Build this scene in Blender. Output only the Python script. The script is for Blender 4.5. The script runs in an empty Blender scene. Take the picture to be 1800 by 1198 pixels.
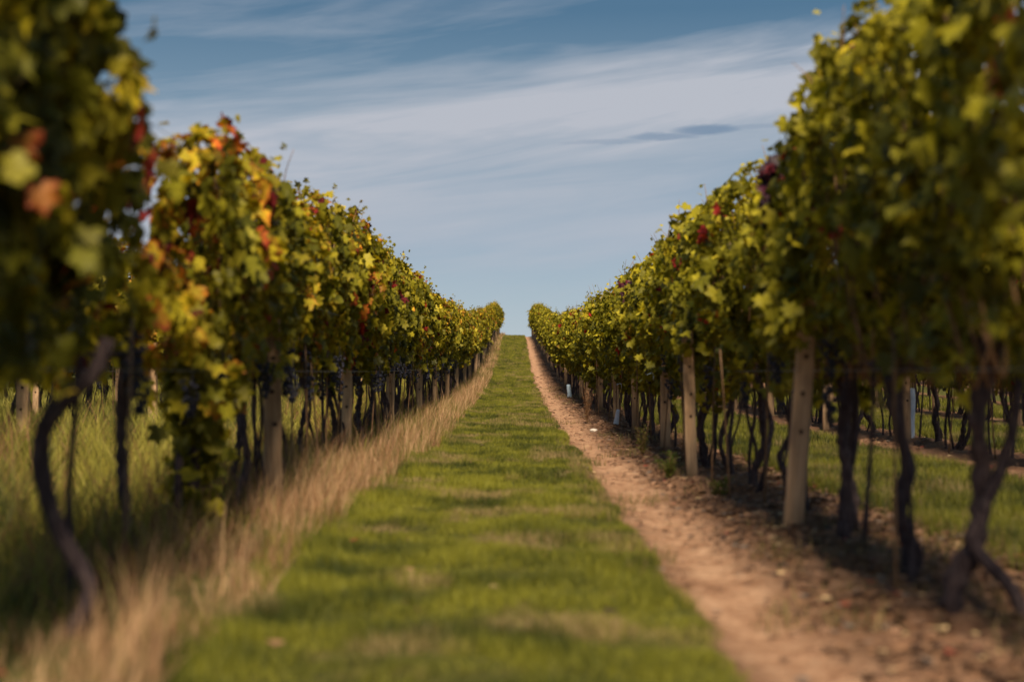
import bpy, math, random
import numpy as np
from mathutils import Vector, Matrix

# ------------------------------------------------------------------ camera, light, sky
random.seed(7)
RS = np.random.RandomState(11)
S = bpy.context.scene
C = S.collection
R = math.radians
CAMH = 0.75
FPX = 2500.0                                   # focal length in pixels of the 1800 px photo (50 mm)

cd = bpy.data.cameras.new('camera'); cam = bpy.data.objects.new('camera', cd); C.objects.link(cam)
cd.sensor_width = 36; cd.lens = 50; cd.clip_start = 0.05; cd.clip_end = 3000
cam.location = (0, 0, CAMH)
cam.rotation_euler = (R(90) + 56 / FPX, 0, 7 / FPX)
cd.dof.use_dof = True; cd.dof.focus_distance = 27; cd.dof.aperture_fstop = 1.55
S.camera = cam

SUN_EL, SUN_AZ = R(41), R(176.5)                # azimuth measured clockwise from +Y; behind the camera, a bit left
sd = Vector((math.sin(SUN_AZ) * math.cos(SUN_EL), math.cos(SUN_AZ) * math.cos(SUN_EL), math.sin(SUN_EL)))
sl = bpy.data.lights.new('sun', 'SUN'); sl.energy = 4.6; sl.angle = R(11); sl.color = (1.0, 0.83, 0.60)
so = bpy.data.objects.new('sun', sl); C.objects.link(so); so.location = (-5, -10, 20)
so.rotation_euler = sd.to_track_quat('Z', 'Y').to_euler()

S.view_settings.view_transform = 'Standard'; S.view_settings.look = 'None'
S.view_settings.exposure = 0.85; S.view_settings.gamma = 1

W = bpy.data.worlds.new('World'); S.world = W; W.use_nodes = True
nt = W.node_tree; nt.nodes.clear()
def wn(t, **k):
    n = nt.nodes.new(t)
    for a, b in k.items(): setattr(n, a, b)
    return n
def wm(op, a, b=None, c=None):
    n = wn('ShaderNodeMath', operation=op)
    for i, v in enumerate((a, b, c)):
        if v is None: continue
        if isinstance(v, (int, float)): n.inputs[i].default_value = v
        else: nt.links.new(v, n.inputs[i])
    return n.outputs[0]
def wmix(f, a, b, mode='MIX'):
    n = wn('ShaderNodeMix', data_type='RGBA', blend_type=mode)
    for i, v in ((0, f), (6, a), (7, b)):
        if isinstance(v, (int, float)): n.inputs[i].default_value = v
        elif isinstance(v, tuple): n.inputs[i].default_value = v
        else: nt.links.new(v, n.inputs[i])
    return n.outputs[2]
sky = wn('ShaderNodeTexSky', sky_type='NISHITA'); sky.sun_disc = False
sky.sun_elevation = SUN_EL; sky.sun_rotation = SUN_AZ
sky.altitude = 300; sky.air_density = 1.0; sky.dust_density = 0.6; sky.ozone_density = 2.0
tc = wn('ShaderNodeTexCoord'); sp = wn('ShaderNodeSeparateXYZ'); nt.links.new(tc.outputs['Generated'], sp.inputs[0])
az = wm('ARCTAN2', sp.outputs[0], sp.outputs[1]); el = wm('ARCSINE', sp.outputs[2])
def cnoise(sx, sy, tilt, scale, detail, off, rough=0.55, dist=0.0):
    cb = wn('ShaderNodeCombineXYZ')
    nt.links.new(wm('MULTIPLY', az, sx), cb.inputs[0])
    nt.links.new(wm('MULTIPLY', wm('MULTIPLY_ADD', az, tilt, el), sy), cb.inputs[1]); cb.inputs[2].default_value = off
    n = wn('ShaderNodeTexNoise'); n.inputs['Scale'].default_value = scale; n.inputs['Detail'].default_value = detail
    n.inputs['Roughness'].default_value = rough; n.inputs['Distortion'].default_value = dist
    nt.links.new(cb.outputs[0], n.inputs['Vector']); return n.outputs[0]
def ramp01(v, a, b):
    n = wn('ShaderNodeMapRange', interpolation_type='SMOOTHSTEP'); n.inputs[1].default_value = a; n.inputs[2].default_value = b
    nt.links.new(v, n.inputs[0]); return n.outputs[0]
def band(c, w, tilt, warp):                    # soft cloud bank at elevation c
    d = wm('ABSOLUTE', wm('SUBTRACT', wm('ADD', wm('MULTIPLY_ADD', az, tilt, el), warp), c))
    return wm('SUBTRACT', 1.0, ramp01(d, 0.0, w))
big = cnoise(1.6, 9, -0.12, 2.0, 4, 3.1, dist=0.4)
fine = cnoise(2.2, 14, -0.17, 4.0, 8, 8.7, 0.62, 1.2)
warp = wm('MULTIPLY', wm('SUBTRACT', big, 0.5), 0.07)
soft = cnoise(1.2, 10, -0.13, 3.0, 5, 14.3, 0.55, 0.5)
b1 = band(0.172, 0.074, -0.085, warp)                 # the bright bank, rising to the right
b2 = band(0.098, 0.040, -0.02, warp)
d1 = band(0.226, 0.034, -0.15, warp)                  # the dark blue gap above it
m = wm('MULTIPLY', b1, wm('ADD', 0.55, wm('MULTIPLY', ramp01(soft, 0.3, 0.65), 0.55)))
m = wm('ADD', m, wm('MULTIPLY', b2, 0.42))
m = wm('ADD', m, wm('MULTIPLY', wm('SUBTRACT', ramp01(soft, 0.35, 0.68), 0.35), 0.26))
m = wm('ADD', m, wm('MULTIPLY', wm('SUBTRACT', ramp01(fine, 0.34, 0.74), 0.45), 0.12))
m = wm('ADD', m, 0.11)
m = wm('SUBTRACT', m, wm('MULTIPLY', d1, 0.30))
m = wm('MAXIMUM', wm('MINIMUM', m, 1.0), 0.0)
er = wn('ShaderNodeValToRGB'); nt.links.new(wm('MULTIPLY', el, 3.2), er.inputs[0]); ee = er.color_ramp.elements
while len(ee) < 4: ee.new(.5)
for q_, (p_, c_) in enumerate(((0.0, (.46, .54, .60)), (.30, (.30, .385, .495)), (.55, (.195, .29, .385)), (.80, (.072, .160, .262)))):
    ee[q_].position = p_; ee[q_].color = (*c_, 1)
vm = wn('ShaderNodeVectorMath', operation='SCALE'); nt.links.new(er.outputs[0], vm.inputs[0]); vm.inputs['Scale'].default_value = 10.0
basec = wmix(1.0, sky.outputs[0], (0.62, 0.66, 0.62, 1), 'MULTIPLY')
basec = wmix(0.85, basec, vm.outputs[0])
col = wmix(m, basec, (4.5, 4.75, 5.35, 1))
# the small grey lens-shaped cloud to the right of the path, with its thin tail
lens = None
wob = wm('MULTIPLY', wm('SUBTRACT', cnoise(14, 60, -0.1, 2.0, 5, 2.2, 0.6, 0.4), 0.5), 0.006)
for (a0, e0, ra, re_, st) in ((.134, .1680, .024, .0036, .85), (.104, .1642, .026, .0026, .65), (.066, .1612, .034, .0020, .32), (.168, .1695, .026, .0022, .30)):
    dx = wm('DIVIDE', wm('SUBTRACT', az, a0), ra); dy = wm('DIVIDE', wm('ADD', wm('SUBTRACT', wm('MULTIPLY_ADD', az, -0.02, el), e0 - .02 * a0), wob), re_)
    qq = wm('ADD', wm('POWER', wm('ABSOLUTE', dx), 2), wm('POWER', wm('ABSOLUTE', dy), 2))
    v_ = wm('MULTIPLY', wm('SUBTRACT', 1.0, ramp01(qq, 0.1, 1.6)), st)
    lens = v_ if lens is None else wm('MAXIMUM', lens, v_)
col = wmix(lens, col, (1.7, 2.5, 3.6, 1))
bg = wn('ShaderNodeBackground'); bg.inputs[1].default_value = 0.059
nt.links.new(col, bg.inputs[0])
wo = wn('ShaderNodeOutputWorld'); nt.links.new(bg.outputs[0], wo.inputs[0])

# ------------------------------------------------------------------ helpers
def tag(o, label=None, cat=None, group=None, kind=None):
    if label: o['label'] = label
    if cat: o['category'] = cat
    if group: o['group'] = group
    if kind: o['kind'] = kind
    return o

def mesh_np(name, V, faces_flat, sizes, mat, smooth=False, attrs=None, cols=None):
    V = np.asarray(V, dtype=np.float32); me = bpy.data.meshes.new(name)
    me.vertices.add(len(V)); me.vertices.foreach_set('co', V.ravel())
    f = np.asarray(faces_flat, dtype=np.int32); sz = np.asarray(sizes, dtype=np.int32)
    me.loops.add(len(f)); me.loops.foreach_set('vertex_index', f)
    me.polygons.add(len(sz)); st = np.concatenate(([0], np.cumsum(sz)[:-1])).astype(np.int32)
    me.polygons.foreach_set('loop_start', st); me.polygons.foreach_set('loop_total', sz)
    me.polygons.foreach_set('use_smooth', np.full(len(sz), smooth, dtype=bool))
    for k, a in (attrs or {}).items():
        at = me.attributes.new(k, 'FLOAT', 'POINT'); at.data.foreach_set('value', np.asarray(a, dtype=np.float32))
    for k, a in (cols or {}).items():
        at = me.attributes.new(k, 'FLOAT_COLOR', 'POINT'); at.data.foreach_set('color', np.asarray(a, dtype=np.float32).ravel())
    me.update(calc_edges=True); me.materials.append(mat); return me

def link(name, me, parent=None, loc=(0, 0, 0)):
    o = bpy.data.objects.new(name, me); C.objects.link(o); o.location = loc
    if parent: o.parent = parent
    return o

PY = [-60, 0, 15, 28, 40, 49, 58, 68, 83, 95, 105, 116, 128, 150, 220, 400, 900]
PZ = [0, 0, 0, .09, .32, .66, 1.12, 1.70, 2.68, 3.20, 3.44, 3.56, 3.50, 3.2, 0, -12, -60]
_yy = np.arange(-60, 900, 0.5); _zz = np.interp(_yy, PY, PZ)
_k = np.hanning(27); _k /= _k.sum(); _zz = np.convolve(np.pad(_zz, 13, 'edge'), _k, 'valid')
def prof(y): return np.interp(y, _yy, _zz)

def vnoise(x, y, seed=0):                       # smooth value noise, numpy
    x = np.asarray(x, dtype=np.float64); y = np.asarray(y, dtype=np.float64)
    xi = np.floor(x).astype(np.int64); yi = np.floor(y).astype(np.int64); fx = x - xi; fy = y - yi
    def h(a, b):
        n = (a * 374761393 + b * 668265263 + seed * 1442695041) & 0x7fffffff
        n = ((n ^ (n >> 13)) * 1274126177) & 0x7fffffff
        return ((n ^ (n >> 16)) & 0xffff) / 65535.0
    fx = fx * fx * (3 - 2 * fx); fy = fy * fy * (3 - 2 * fy)
    return (h(xi, yi) * (1 - fx) + h(xi + 1, yi) * fx) * (1 - fy) + (h(xi, yi + 1) * (1 - fx) + h(xi + 1, yi + 1) * fx) * fy
def fbm(x, y, s, oct=4, seed=0):
    v = 0; a = 1; t = 0; x, y = .79 * np.asarray(x) - .61 * np.asarray(y), .61 * np.asarray(x) + .79 * np.asarray(y)
    for i in range(oct):
        v = v + a * vnoise(x * s, y * s, seed + i * 17); t += a; a *= 0.5; s *= 2.1; x, y = .6 * x - .8 * y, .8 * x + .6 * y
    return v / t - 0.5

def soilness(x, y):                             # 1 on bare soil strips, 0 on grass
    w = 0.13 * fbm(x, y, 1.3, 4, 5) * 2 + .06 * fbm(x, y, 7, 2, 6)
    def strip(a, b): 
        return np.clip((x + w - a) / 0.07, 0, 1) * np.clip((b - x - w) / 0.12, 0, 1)
    s = strip(0.52, 2.02)
    for k in (1, 2, 3, 4): s = np.maximum(s, strip(0.62 + 2.8 * k, 2.0 + 2.8 * k))
    end = np.clip((108 - np.asarray(y)) / 3, 0, 1)
    return s * end
def gz(x, y):
    x = np.asarray(x, dtype=np.float64); y = np.asarray(y, dtype=np.float64)
    z = prof(y) + 0.05 * fbm(x, y, 0.5, 2, 31)
    s = soilness(x, y)
    rough = np.clip((x - 0.95) / 0.25, 0.12, 1)
    z = z + s * (rough * (0.12 * fbm(x, y, 3.5, 3, 2) + 0.08 * fbm(x, y, 11, 2, 9)) - 0.02)
    z = z - s * 0.030 * np.exp(-((x - 0.76) / 0.16) ** 2)
    return z
def g1(x, y): return float(gz(x, y))

# ------------------------------------------------------------------ materials
def newmat(name):
    m = bpy.data.materials.new(name); m.use_nodes = True; m.node_tree.nodes.clear(); return m, NT(m.node_tree)
class NT:
    def __init__(s, t): s.t = t
    def n(s, ty, **k):
        n = s.t.nodes.new(ty)
        for a, b in k.items(): setattr(n, a, b)
        return n
    def set(s, n, i, v):
        if isinstance(v, (int, float, tuple)): n.inputs[i].default_value = v
        else: s.t.links.new(v, n.inputs[i])
    def math(s, op, a, b=0.0, clamp=False):
        n = s.n('ShaderNodeMath', operation=op, use_clamp=clamp); s.set(n, 0, a); s.set(n, 1, b); return n.outputs[0]
    def mix(s, f, a, b, mode='MIX'):
        n = s.n('ShaderNodeMix', data_type='RGBA', blend_type=mode); s.set(n, 0, f); s.set(n, 6, a); s.set(n, 7, b); return n.outputs[2]
    def noise(s, vec, scale, detail=3, rough=0.55, dist=0.0):
        n = s.n('ShaderNodeTexNoise'); s.set(n, 'Scale', scale); s.set(n, 'Detail', detail); s.set(n, 'Roughness', rough); s.set(n, 'Distortion', dist)
        if vec is not None: s.t.links.new(vec, n.inputs['Vector'])
        return n.outputs[0]
    def ramp(s, v, stops, interp='LINEAR'):
        n = s.n('ShaderNodeValToRGB'); n.color_ramp.interpolation = interp; e = n.color_ramp.elements
        while len(e) < len(stops): e.new(0.5)
        for i, (p, c) in enumerate(stops): e[i].position = p; e[i].color = (*c, 1)
        s.set(n, 0, v); return n.outputs[0]
    def rng(s, v, a, b, c=0.0, d=1.0):
        n = s.n('ShaderNodeMapRange', interpolation_type='SMOOTHSTEP')
        for i, q in enumerate((v, a, b, c, d)): s.set(n, i, q)
        return n.outputs[0]
    def bump(s, h, strength, dist=0.01):
        n = s.n('ShaderNodeBump'); s.set(n, 'Strength', strength); s.set(n, 'Distance', dist); s.set(n, 'Height', h); return n.outputs[0]
    def out(s, sh):
        o = s.n('ShaderNodeOutputMaterial'); s.t.links.new(sh, o.inputs[0])
    def pbr(s, col, rough=0.8, bump=None, spec=0.3):
        p = s.n('ShaderNodeBsdfPrincipled'); s.set(p, 'Base Color', col); s.set(p, 'Roughness', rough)
        p.inputs['Specular IOR Level'].default_value = spec
        if bump is not None: s.t.links.new(bump, p.inputs['Normal'])
        return p.outputs[0]

def leaf_mat(name, stops, edge_stops, thru=0.36):
    m, t = newmat(name)
    a = t.n('ShaderNodeAttribute', attribute_name='tone').outputs['Fac']
    e = t.n('ShaderNodeAttribute', attribute_name='edge').outputs['Fac']
    oi = t.n('ShaderNodeObjectInfo'); sep = t.n('ShaderNodeSeparateColor'); t.t.links.new(oi.outputs['Color'], sep.inputs[0])
    geo = t.n('ShaderNodeNewGeometry')
    patch = t.math('MULTIPLY', t.math('SUBTRACT', t.noise(geo.outputs['Position'], 1.3, 2), 0.5), 0.5)
    tone = t.math('ADD', t.math('ADD', a, t.math('SUBTRACT', sep.outputs[0], 0.5)), patch, clamp=True)
    c = t.ramp(tone, stops); ce = t.ramp(tone, edge_stops)
    ed = t.rng(t.math('ADD', e, t.math('MULTIPLY', t.math('SUBTRACT', t.noise(geo.outputs['Position'], 22, 2), 0.5), 0.9)), 0.45, 1.05)
    c = t.mix(ed, c, ce)
    v = t.n('ShaderNodeAttribute', attribute_name='val').outputs['Fac']
    c = t.mix(1.0, c, t.ramp(v, [(0, (.50, .52, .60)), (0.5, (.95, .95, .95)), (0.8, (1.35, 1.32, 1.2)), (1, (2.0, 1.9, 1.5))]), 'MULTIPLY')
    blot = t.noise(geo.outputs['Position'], 60, 3)
    c = t.mix(t.math('MULTIPLY', t.rng(blot, 0.60, 0.72), 0.35), c, (0.10, 0.055, 0.02, 1))
    p = t.pbr(c, 0.5, t.bump(t.noise(geo.outputs['Position'], 45, 3), 0.5, 0.01), 0.20)
    tr = t.n('ShaderNodeBsdfTranslucent'); t.set(tr, 0, t.mix(1.0, c, (1.55, 1.35, 0.55, 1), 'MULTIPLY'))
    mx = t.n('ShaderNodeMixShader'); mx.inputs[0].default_value = thru
    t.t.links.new(p, mx.inputs[1]); t.t.links.new(tr.outputs[0], mx.inputs[2]); t.out(mx.outputs[0]); return m

GD = (.040, .044, .008); GM = (.125, .122, .010); GY = (.31, .26, .018); YE = (.42, .30, .025); OR = (.46, .14, .025); RE = (.30, .028, .025); PU = (.05, .010, .018)
M_leafL = leaf_mat('leaves_autumn', [(0, GD), (.30, GM), (.55, (.22, .19, .014)), (.70, GY), (.79, YE), (.87, OR), (.94, RE), (1, (.16, .018, .02))],
                   [(0, GD), (.35, GM), (.62, GY), (.70, YE), (.77, OR), (.85, RE), (1, PU)])
M_leafR = leaf_mat('leaves_green', [(0, GD), (.25, GM), (.50, (.20, .185, .014)), (.75, (.33, .29, .020)), (.93, (.38, .32, .03)), (.97, (.40, .22, .03)), (1, RE)],
                   [(0, GD), (.30, GM), (.60, (.19, .175, .018)), (.85, (.31, .27, .024)), (.95, (.34, .22, .03)), (1, RE)])
M_leafRed = leaf_mat('leaves_red', [(0, (.025, .010, .020)), (.6, (.055, .010, .022)), (.85, (.13, .014, .022)), (1, RE)], [(0, (.025, .01, .02)), (.6, PU), (1, (.16, .02, .025))], 0.15)

def bark_mat():
    m, t = newmat('vine_bark'); tc = t.n('ShaderNodeTexCoord'); mp = t.n('ShaderNodeMapping'); mp.inputs['Scale'].default_value = (1, 1, 0.16)
    t.t.links.new(tc.outputs['Object'], mp.inputs[0])
    n = t.noise(mp.outputs[0], 75, 5, 0.65); n2 = t.noise(tc.outputs['Object'], 9, 3)
    c = t.ramp(n, [(.3, (.020, .014, .016)), (.52, (.062, .043, .046)), (.78, (.16, .118, .108))])
    c = t.mix(t.rng(n2, .5, .75, 0, .4), c, (.07, .055, .05, 1))
    t.out(t.pbr(c, 0.9, t.bump(n, 1.0, 0.012), 0.15)); return m
M_bark = bark_mat()
def cane_mat():
    m, t = newmat('cane_bark'); tc = t.n('ShaderNodeTexCoord')
    c = t.ramp(t.noise(tc.outputs['Object'], 12, 3), [(.3, (.10, .05, .028)), (.7, (.24, .14, .07))])
    t.out(t.pbr(c, 0.6)); return m
M_cane = cane_mat()
def wood_mat():
    m, t = newmat('weathered_timber'); tc = t.n('ShaderNodeTexCoord'); oi = t.n('ShaderNodeObjectInfo')
    mp = t.n('ShaderNodeMapping'); mp.inputs['Scale'].default_value = (1, 1, 0.05); t.t.links.new(tc.outputs['Object'], mp.inputs[0])
    ad = t.n('ShaderNodeVectorMath', operation='ADD'); t.t.links.new(mp.outputs[0], ad.inputs[0])
    cb = t.n('ShaderNodeCombineXYZ'); t.t.links.new(t.math('MULTIPLY', oi.outputs['Random'], 40.0), cb.inputs[0]); t.t.links.new(cb.outputs[0], ad.inputs[1])
    n = t.noise(ad.outputs[0], 60, 5, 0.65, 0.6); n2 = t.noise(tc.outputs['Object'], 5, 4)
    c = t.ramp(n, [(.25, (.27, .16, .09)), (.5, (.50, .32, .185)), (.8, (.62, .43, .27))])
    c = t.mix(t.rng(n2, .45, .7, 0, .5), c, (.26, .165, .105, 1))
    hsv = t.n('ShaderNodeHueSaturation'); t.set(hsv, 'Color', c); t.set(hsv, 'Value', t.rng(oi.outputs['Random'], 0, 1, .72, 1.1))
    sx = t.n('ShaderNodeSeparateXYZ'); t.t.links.new(tc.outputs['Object'], sx.inputs[0])
    c = t.mix(t.rng(t.math('ADD', sx.outputs[2], t.math('MULTIPLY', n2, .1)), .02, .22, .7, 0), hsv.outputs[0], (.13, .085, .055, 1))
    t.out(t.pbr(c, 0.85, t.bump(n, 0.7, 0.004), 0.2)); return m
M_wood = wood_mat()
def simple(name, col, rough=0.7, spec=0.3, var=0.25, scale=20, metal=0):
    m, t = newmat(name); tc = t.n('ShaderNodeTexCoord')
    n = t.noise(tc.outputs['Object'], scale, 4)
    c = t.mix(t.rng(n, .3, .7), tuple(v * (1 - var) for v in col) + (1,), tuple(min(1, v * (1 + var)) for v in col) + (1,))
    p = t.n('ShaderNodeBsdfPrincipled'); t.set(p, 'Base Color', c); t.set(p, 'Roughness', rough); p.inputs['Specular IOR Level'].default_value = spec
    p.inputs['Metallic'].default_value = metal; t.out(p.outputs[0]); return m
M_hole = simple('dark_hole', (.05, .028, .018), 0.9)
M_wire = simple('galvanised_wire', (.30, .30, .30), 0.45, 0.5, 0.2, 20, 0.9)
M_grape = simple('grape_skin', (.010, .010, .026), 0.42, 0.5, 0.5, 40)
M_white = simple('white_plastic', (.62, .64, .70), 0.45, 0.4, 0.12, 9)
M_blue = simple('pale_blue_plastic', (.42, .55, .68), 0.5, 0.4, 0.12, 9)
M_stone = simple('pale_stone', (.55, .50, .45), 0.85, 0.2, 0.15, 25)

def grass_mat(name, thru=0.35):
    m, t = newmat(name); c = t.n('ShaderNodeAttribute', attribute_name='col').outputs['Color']
    p = t.pbr(c, 0.6, None, 0.25)
    tr = t.n('ShaderNodeBsdfTranslucent'); t.set(tr, 0, c)
    mx = t.n('ShaderNodeMixShader'); mx.inputs[0].default_value = thru
    t.t.links.new(p, mx.inputs[1]); t.t.links.new(tr.outputs[0], mx.inputs[2]); t.out(mx.outputs[0]); return m
M_grass = grass_mat('grass_blades'); M_dry = grass_mat('dry_grass_blades', 0.4); M_lit = grass_mat('fallen_leaves', 0.1)

def ground_mat():
    m, t = newmat('ground_soil_and_turf'); geo = t.n('ShaderNodeNewGeometry'); P = geo.outputs['Position']
    s = t.n('ShaderNodeAttribute', attribute_name='soil').outputs['Fac']
    tr = t.n('ShaderNodeAttribute', attribute_name='track').outputs['Fac']
    n1 = t.noise(P, 7, 6, .7); n2 = t.noise(P, 34, 5, .7); n3 = t.noise(P, 120, 3, .6)
    soil = t.ramp(n2, [(.25, (.070, .034, .021)), (.5, (.20, .105, .061)), (.75, (.34, .19, .115))])
    soil = t.mix(t.rng(n1, .35, .65, 0, .55), soil, (.125, .072, .045, 1))
    path = t.ramp(t.math('ADD', t.math('MULTIPLY', n1, .6), t.math('MULTIPLY', n2, .4)), [(.34, (.17, .08, .045)), (.46, (.36, .20, .12)), (.62, (.58, .37, .24))])
    soil = t.mix(tr, soil, path)
    turf = t.ramp(t.math('ADD', t.math('MULTIPLY', n1, .5), t.math('MULTIPLY', n2, .5)), [(.3, (.030, .034, .010)), (.5, (.075, .080, .018)), (.7, (.16, .13, .05))])
    c = t.mix(s, turf, soil)
    h = t.math('ADD', n2, t.math('MULTIPLY', n3, .4))
    t.out(t.pbr(c, 0.95, t.bump(h, 0.9, 0.03), 0.1)); return m
M_ground = ground_mat()

# ------------------------------------------------------------------ ground sheet
def build_ground():
    xs = np.concatenate([-np.geomspace(500, 12, 24), np.arange(-11.5, -1.6, .3), np.arange(-1.5, 0.4, .09), np.arange(0.42, 2.3, 0.022),
                         np.arange(2.35, 5.0, 0.06), np.arange(5.1, 14, .2), np.geomspace(14.5, 500, 24)])
    ys = [-40, -20, -8, -2, 1]; y = 2.6
    while y < 125: ys.append(y); y += max(0.022, 0.0062 * y)
    ys += list(np.geomspace(126, 880, 40)); ys = np.array(ys)
    X, Y = np.meshgrid(xs, ys); Z = gz(X, Y)
    so_ = soilness(X, Y); trk = so_ * np.clip(1.25 * np.exp(-((X + 0.10 * fbm(X, Y, 1.5, 3, 77) - 0.77) / 0.19) ** 2) + 1.2 * fbm(X, Y, 4, 3, 12), 0, 1)
    V = np.stack([X, Y, Z], -1).reshape(-1, 3); nx, ny = len(xs), len(ys)
    i = np.arange(nx * ny).reshape(ny, nx)
    F = np.stack([i[:-1, :-1], i[:-1, 1:], i[1:, 1:], i[1:, :-1]], -1).reshape(-1)
    me = mesh_np('ground', V, F, np.full((nx - 1) * (ny - 1), 4), M_ground, True, {'soil': so_.ravel(), 'track': trk.ravel()})
    tag(link('ground', me), 'gently rising vineyard ground with turf and bare reddish soil strips', 'ground', kind='structure')
build_ground()

# ------------------------------------------------------------------ grass
def blades(px, py, h, w, lean, ldir, cols, segs=2, curl=0.5, base=None):
    """px,py positions; h height; w width; lean horizontal tip travel; ldir lean direction; cols (n,3)"""
    n = len(px); pz = gz(px, py) - 0.006
    fa = RS.rand(n) * 2 * np.pi * 0.5 - np.pi * .25   # blade faces mostly towards -y so it shows width
    bx, by = np.cos(fa), np.sin(fa)
    lx, ly = np.cos(ldir), np.sin(ldir)
    rows = []; cc = []
    for k in range(segs + 1):
        f = k / segs; hz = h * (f - 0.25 * curl * f * f); off = lean * f ** 1.6
        ww = w * (1 - f) ** 0.7 * 0.5
        cx, cy, cz = px + lx * off, py + ly * off, pz + hz
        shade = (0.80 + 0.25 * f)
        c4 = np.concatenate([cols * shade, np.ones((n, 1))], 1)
        if k < segs:
            rows.append(np.stack([cx - bx * ww, cy - by * ww, cz], -1)); rows.append(np.stack([cx + bx * ww, cy + by * ww, cz], -1)); cc += [c4, c4]
        else:
            rows.append(np.stack([cx, cy, cz], -1)); cc.append(c4)
    P = len(rows); V = np.stack(rows, 1).reshape(-1, 3); CC = np.stack(cc, 1).reshape(-1, 4)
    loc = []; sz = []
    for k in range(segs - 1): loc += [2 * k, 2 * k + 1, 2 * k + 3, 2 * k + 2]; sz.append(4)
    loc += [2 * segs - 2, 2 * segs - 1, 2 * segs]; sz.append(3)
    F = (np.arange(n)[:, None] * P + np.array(loc)[None, :]).ravel(); SZ = np.tile(sz, n)
    return V, F, SZ, CC
def scatter(x0, x1, bands):
    """bands: (y0, y1, density, size multiplier)"""
    X = []; Y = []; M = []
    for (a, b, d, mlt) in bands:
        n = int((x1 - x0) * (b - a) * d); X.append(RS.uniform(x0, x1, n)); Y.append(RS.uniform(a, b, n)); M.append(np.full(n, mlt))
    return np.concatenate(X), np.concatenate(Y), np.concatenate(M)
def lerpc(a, b, t): return np.asarray(a)[None, :] * (1 - t[:, None]) + np.asarray(b)[None, :] * t[:, None]
class Acc:
    def __init__(s): s.V = []; s.F = []; s.S = []; s.C = []; s.n = 0
    def add(s, r):
        V, F, SZ, CC = r; s.V.append(V); s.F.append(F + s.n); s.S.append(SZ); s.C.append(CC); s.n += len(V)
    def build(s, name, mat, label, cat):
        me = mesh_np(name, np.concatenate(s.V), np.concatenate(s.F), np.concatenate(s.S), mat, False, None, {'col': np.concatenate(s.C)})
        return tag(link(name, me), label, cat, kind='stuff')

BND = [(2.8, 9, 7500, 1.0), (9, 18, 5200, 1.25), (18, 34, 3200, 1.7), (34, 62, 1300, 2.6), (62, 122, 520, 4.2)]
def green(x, y, dryness=0.0):
    n = len(x); a = np.clip(0.48 + 2.0 * fbm(x, y, 3.4, 4, 3) + .5 * fbm(x * 1.2, y, .35, 2, 36) + 0.26 * RS.randn(n), 0, 1)
    c = lerpc((.042, .054, .009), (.235, .23, .025), a)
    d = np.clip((fbm(x, y, 2.6, 3, 41) + dryness + .02) * 6, 0, 1) * (RS.rand(n) < .7)
    return c * (1 - d[:, None]) + np.array((.30, .22, .10))[None, :] * d[:, None]
A = Acc()
x, y, mlt = scatter(-1.05, 0.70, BND); keep = (RS.rand(len(x)) > soilness(x, y) * 1.15) & (RS.rand(len(x)) < np.clip((x + 1.05) / .3, .2, 1)); x, y, mlt = x[keep], y[keep], mlt[keep]
tall = np.clip(1 + 2.4 * fbm(x, y, 4.6, 3, 8) + 1.0 * np.clip(-.62 - x, 0, .3) / .3, 0.35, 2.6)
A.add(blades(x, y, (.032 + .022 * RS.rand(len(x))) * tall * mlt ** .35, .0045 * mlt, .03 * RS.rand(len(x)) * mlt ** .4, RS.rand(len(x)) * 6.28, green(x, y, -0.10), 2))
A.build('mown_grass', M_grass, 'mown green grass strip running straight up the middle between the vine rows', 'grass')
A = Acc()
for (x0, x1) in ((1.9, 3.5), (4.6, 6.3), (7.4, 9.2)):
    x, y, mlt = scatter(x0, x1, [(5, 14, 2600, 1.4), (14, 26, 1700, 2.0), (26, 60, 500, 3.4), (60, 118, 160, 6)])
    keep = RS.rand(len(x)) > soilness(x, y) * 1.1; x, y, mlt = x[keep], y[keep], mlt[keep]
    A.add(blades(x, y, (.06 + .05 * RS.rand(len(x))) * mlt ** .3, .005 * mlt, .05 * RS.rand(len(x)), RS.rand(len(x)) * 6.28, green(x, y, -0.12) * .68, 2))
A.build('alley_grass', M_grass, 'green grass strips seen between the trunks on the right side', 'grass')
A = Acc()
x, y, mlt = scatter(-1.75, -0.62, [(2.6, 9, 3300, 1.0), (9, 18, 2300, 1.2), (18, 34, 1200, 1.7), (34, 62, 520, 2.6), (62, 116, 230, 4.2)])
n = len(x); edge = -0.82 + 0.16 * fbm(x, y, 1.1, 3, 19) * 2
edge = edge + .05 * fbm(x, y, 6, 2, 88); clump = np.clip(.62 + 3.2 * fbm(x, y, 5.0, 2, 57), .12, 1)
keep = (x < edge) & (RS.rand(n) < np.clip((x + 1.55) / .34, .04, 1) * clump * .85); x, y, mlt = x[keep], y[keep], mlt[keep]; n = len(x)
a = np.clip(.5 + 1.4 * fbm(x, y, 2.0, 3, 91) + .3 * RS.randn(n), 0, 1)
c = lerpc((.30, .16, .085), (.74, .49, .28), a); gsel = RS.rand(n) < np.clip(.22 + 1.8 * fbm(x, y, 1.6, 2, 15) + np.clip(-1.2 - x, 0, .3), .04, .7); c[gsel] = lerpc((.09, .10, .02), (.25, .23, .05), a)[gsel]; dk = RS.rand(n) < .22; c[dk] *= np.array((.62, .5, .42))
hh = (.12 + .20 * RS.rand(n) ** 1.3) * np.clip(1.05 + 2.6 * fbm(x, y, 2.6, 3, 63), .4, 1.8) * np.clip((-.60 - x) / .25, .45, 1) * np.where((x < -1.05) & (y < 5.2), .42, 1)
A.add(blades(x, y, hh, .0036 * mlt, hh * (.10 + .55 * RS.rand(n) ** 1.5), RS.uniform(-3.14, 3.14, n) * .8, c, 3, .8))
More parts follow.
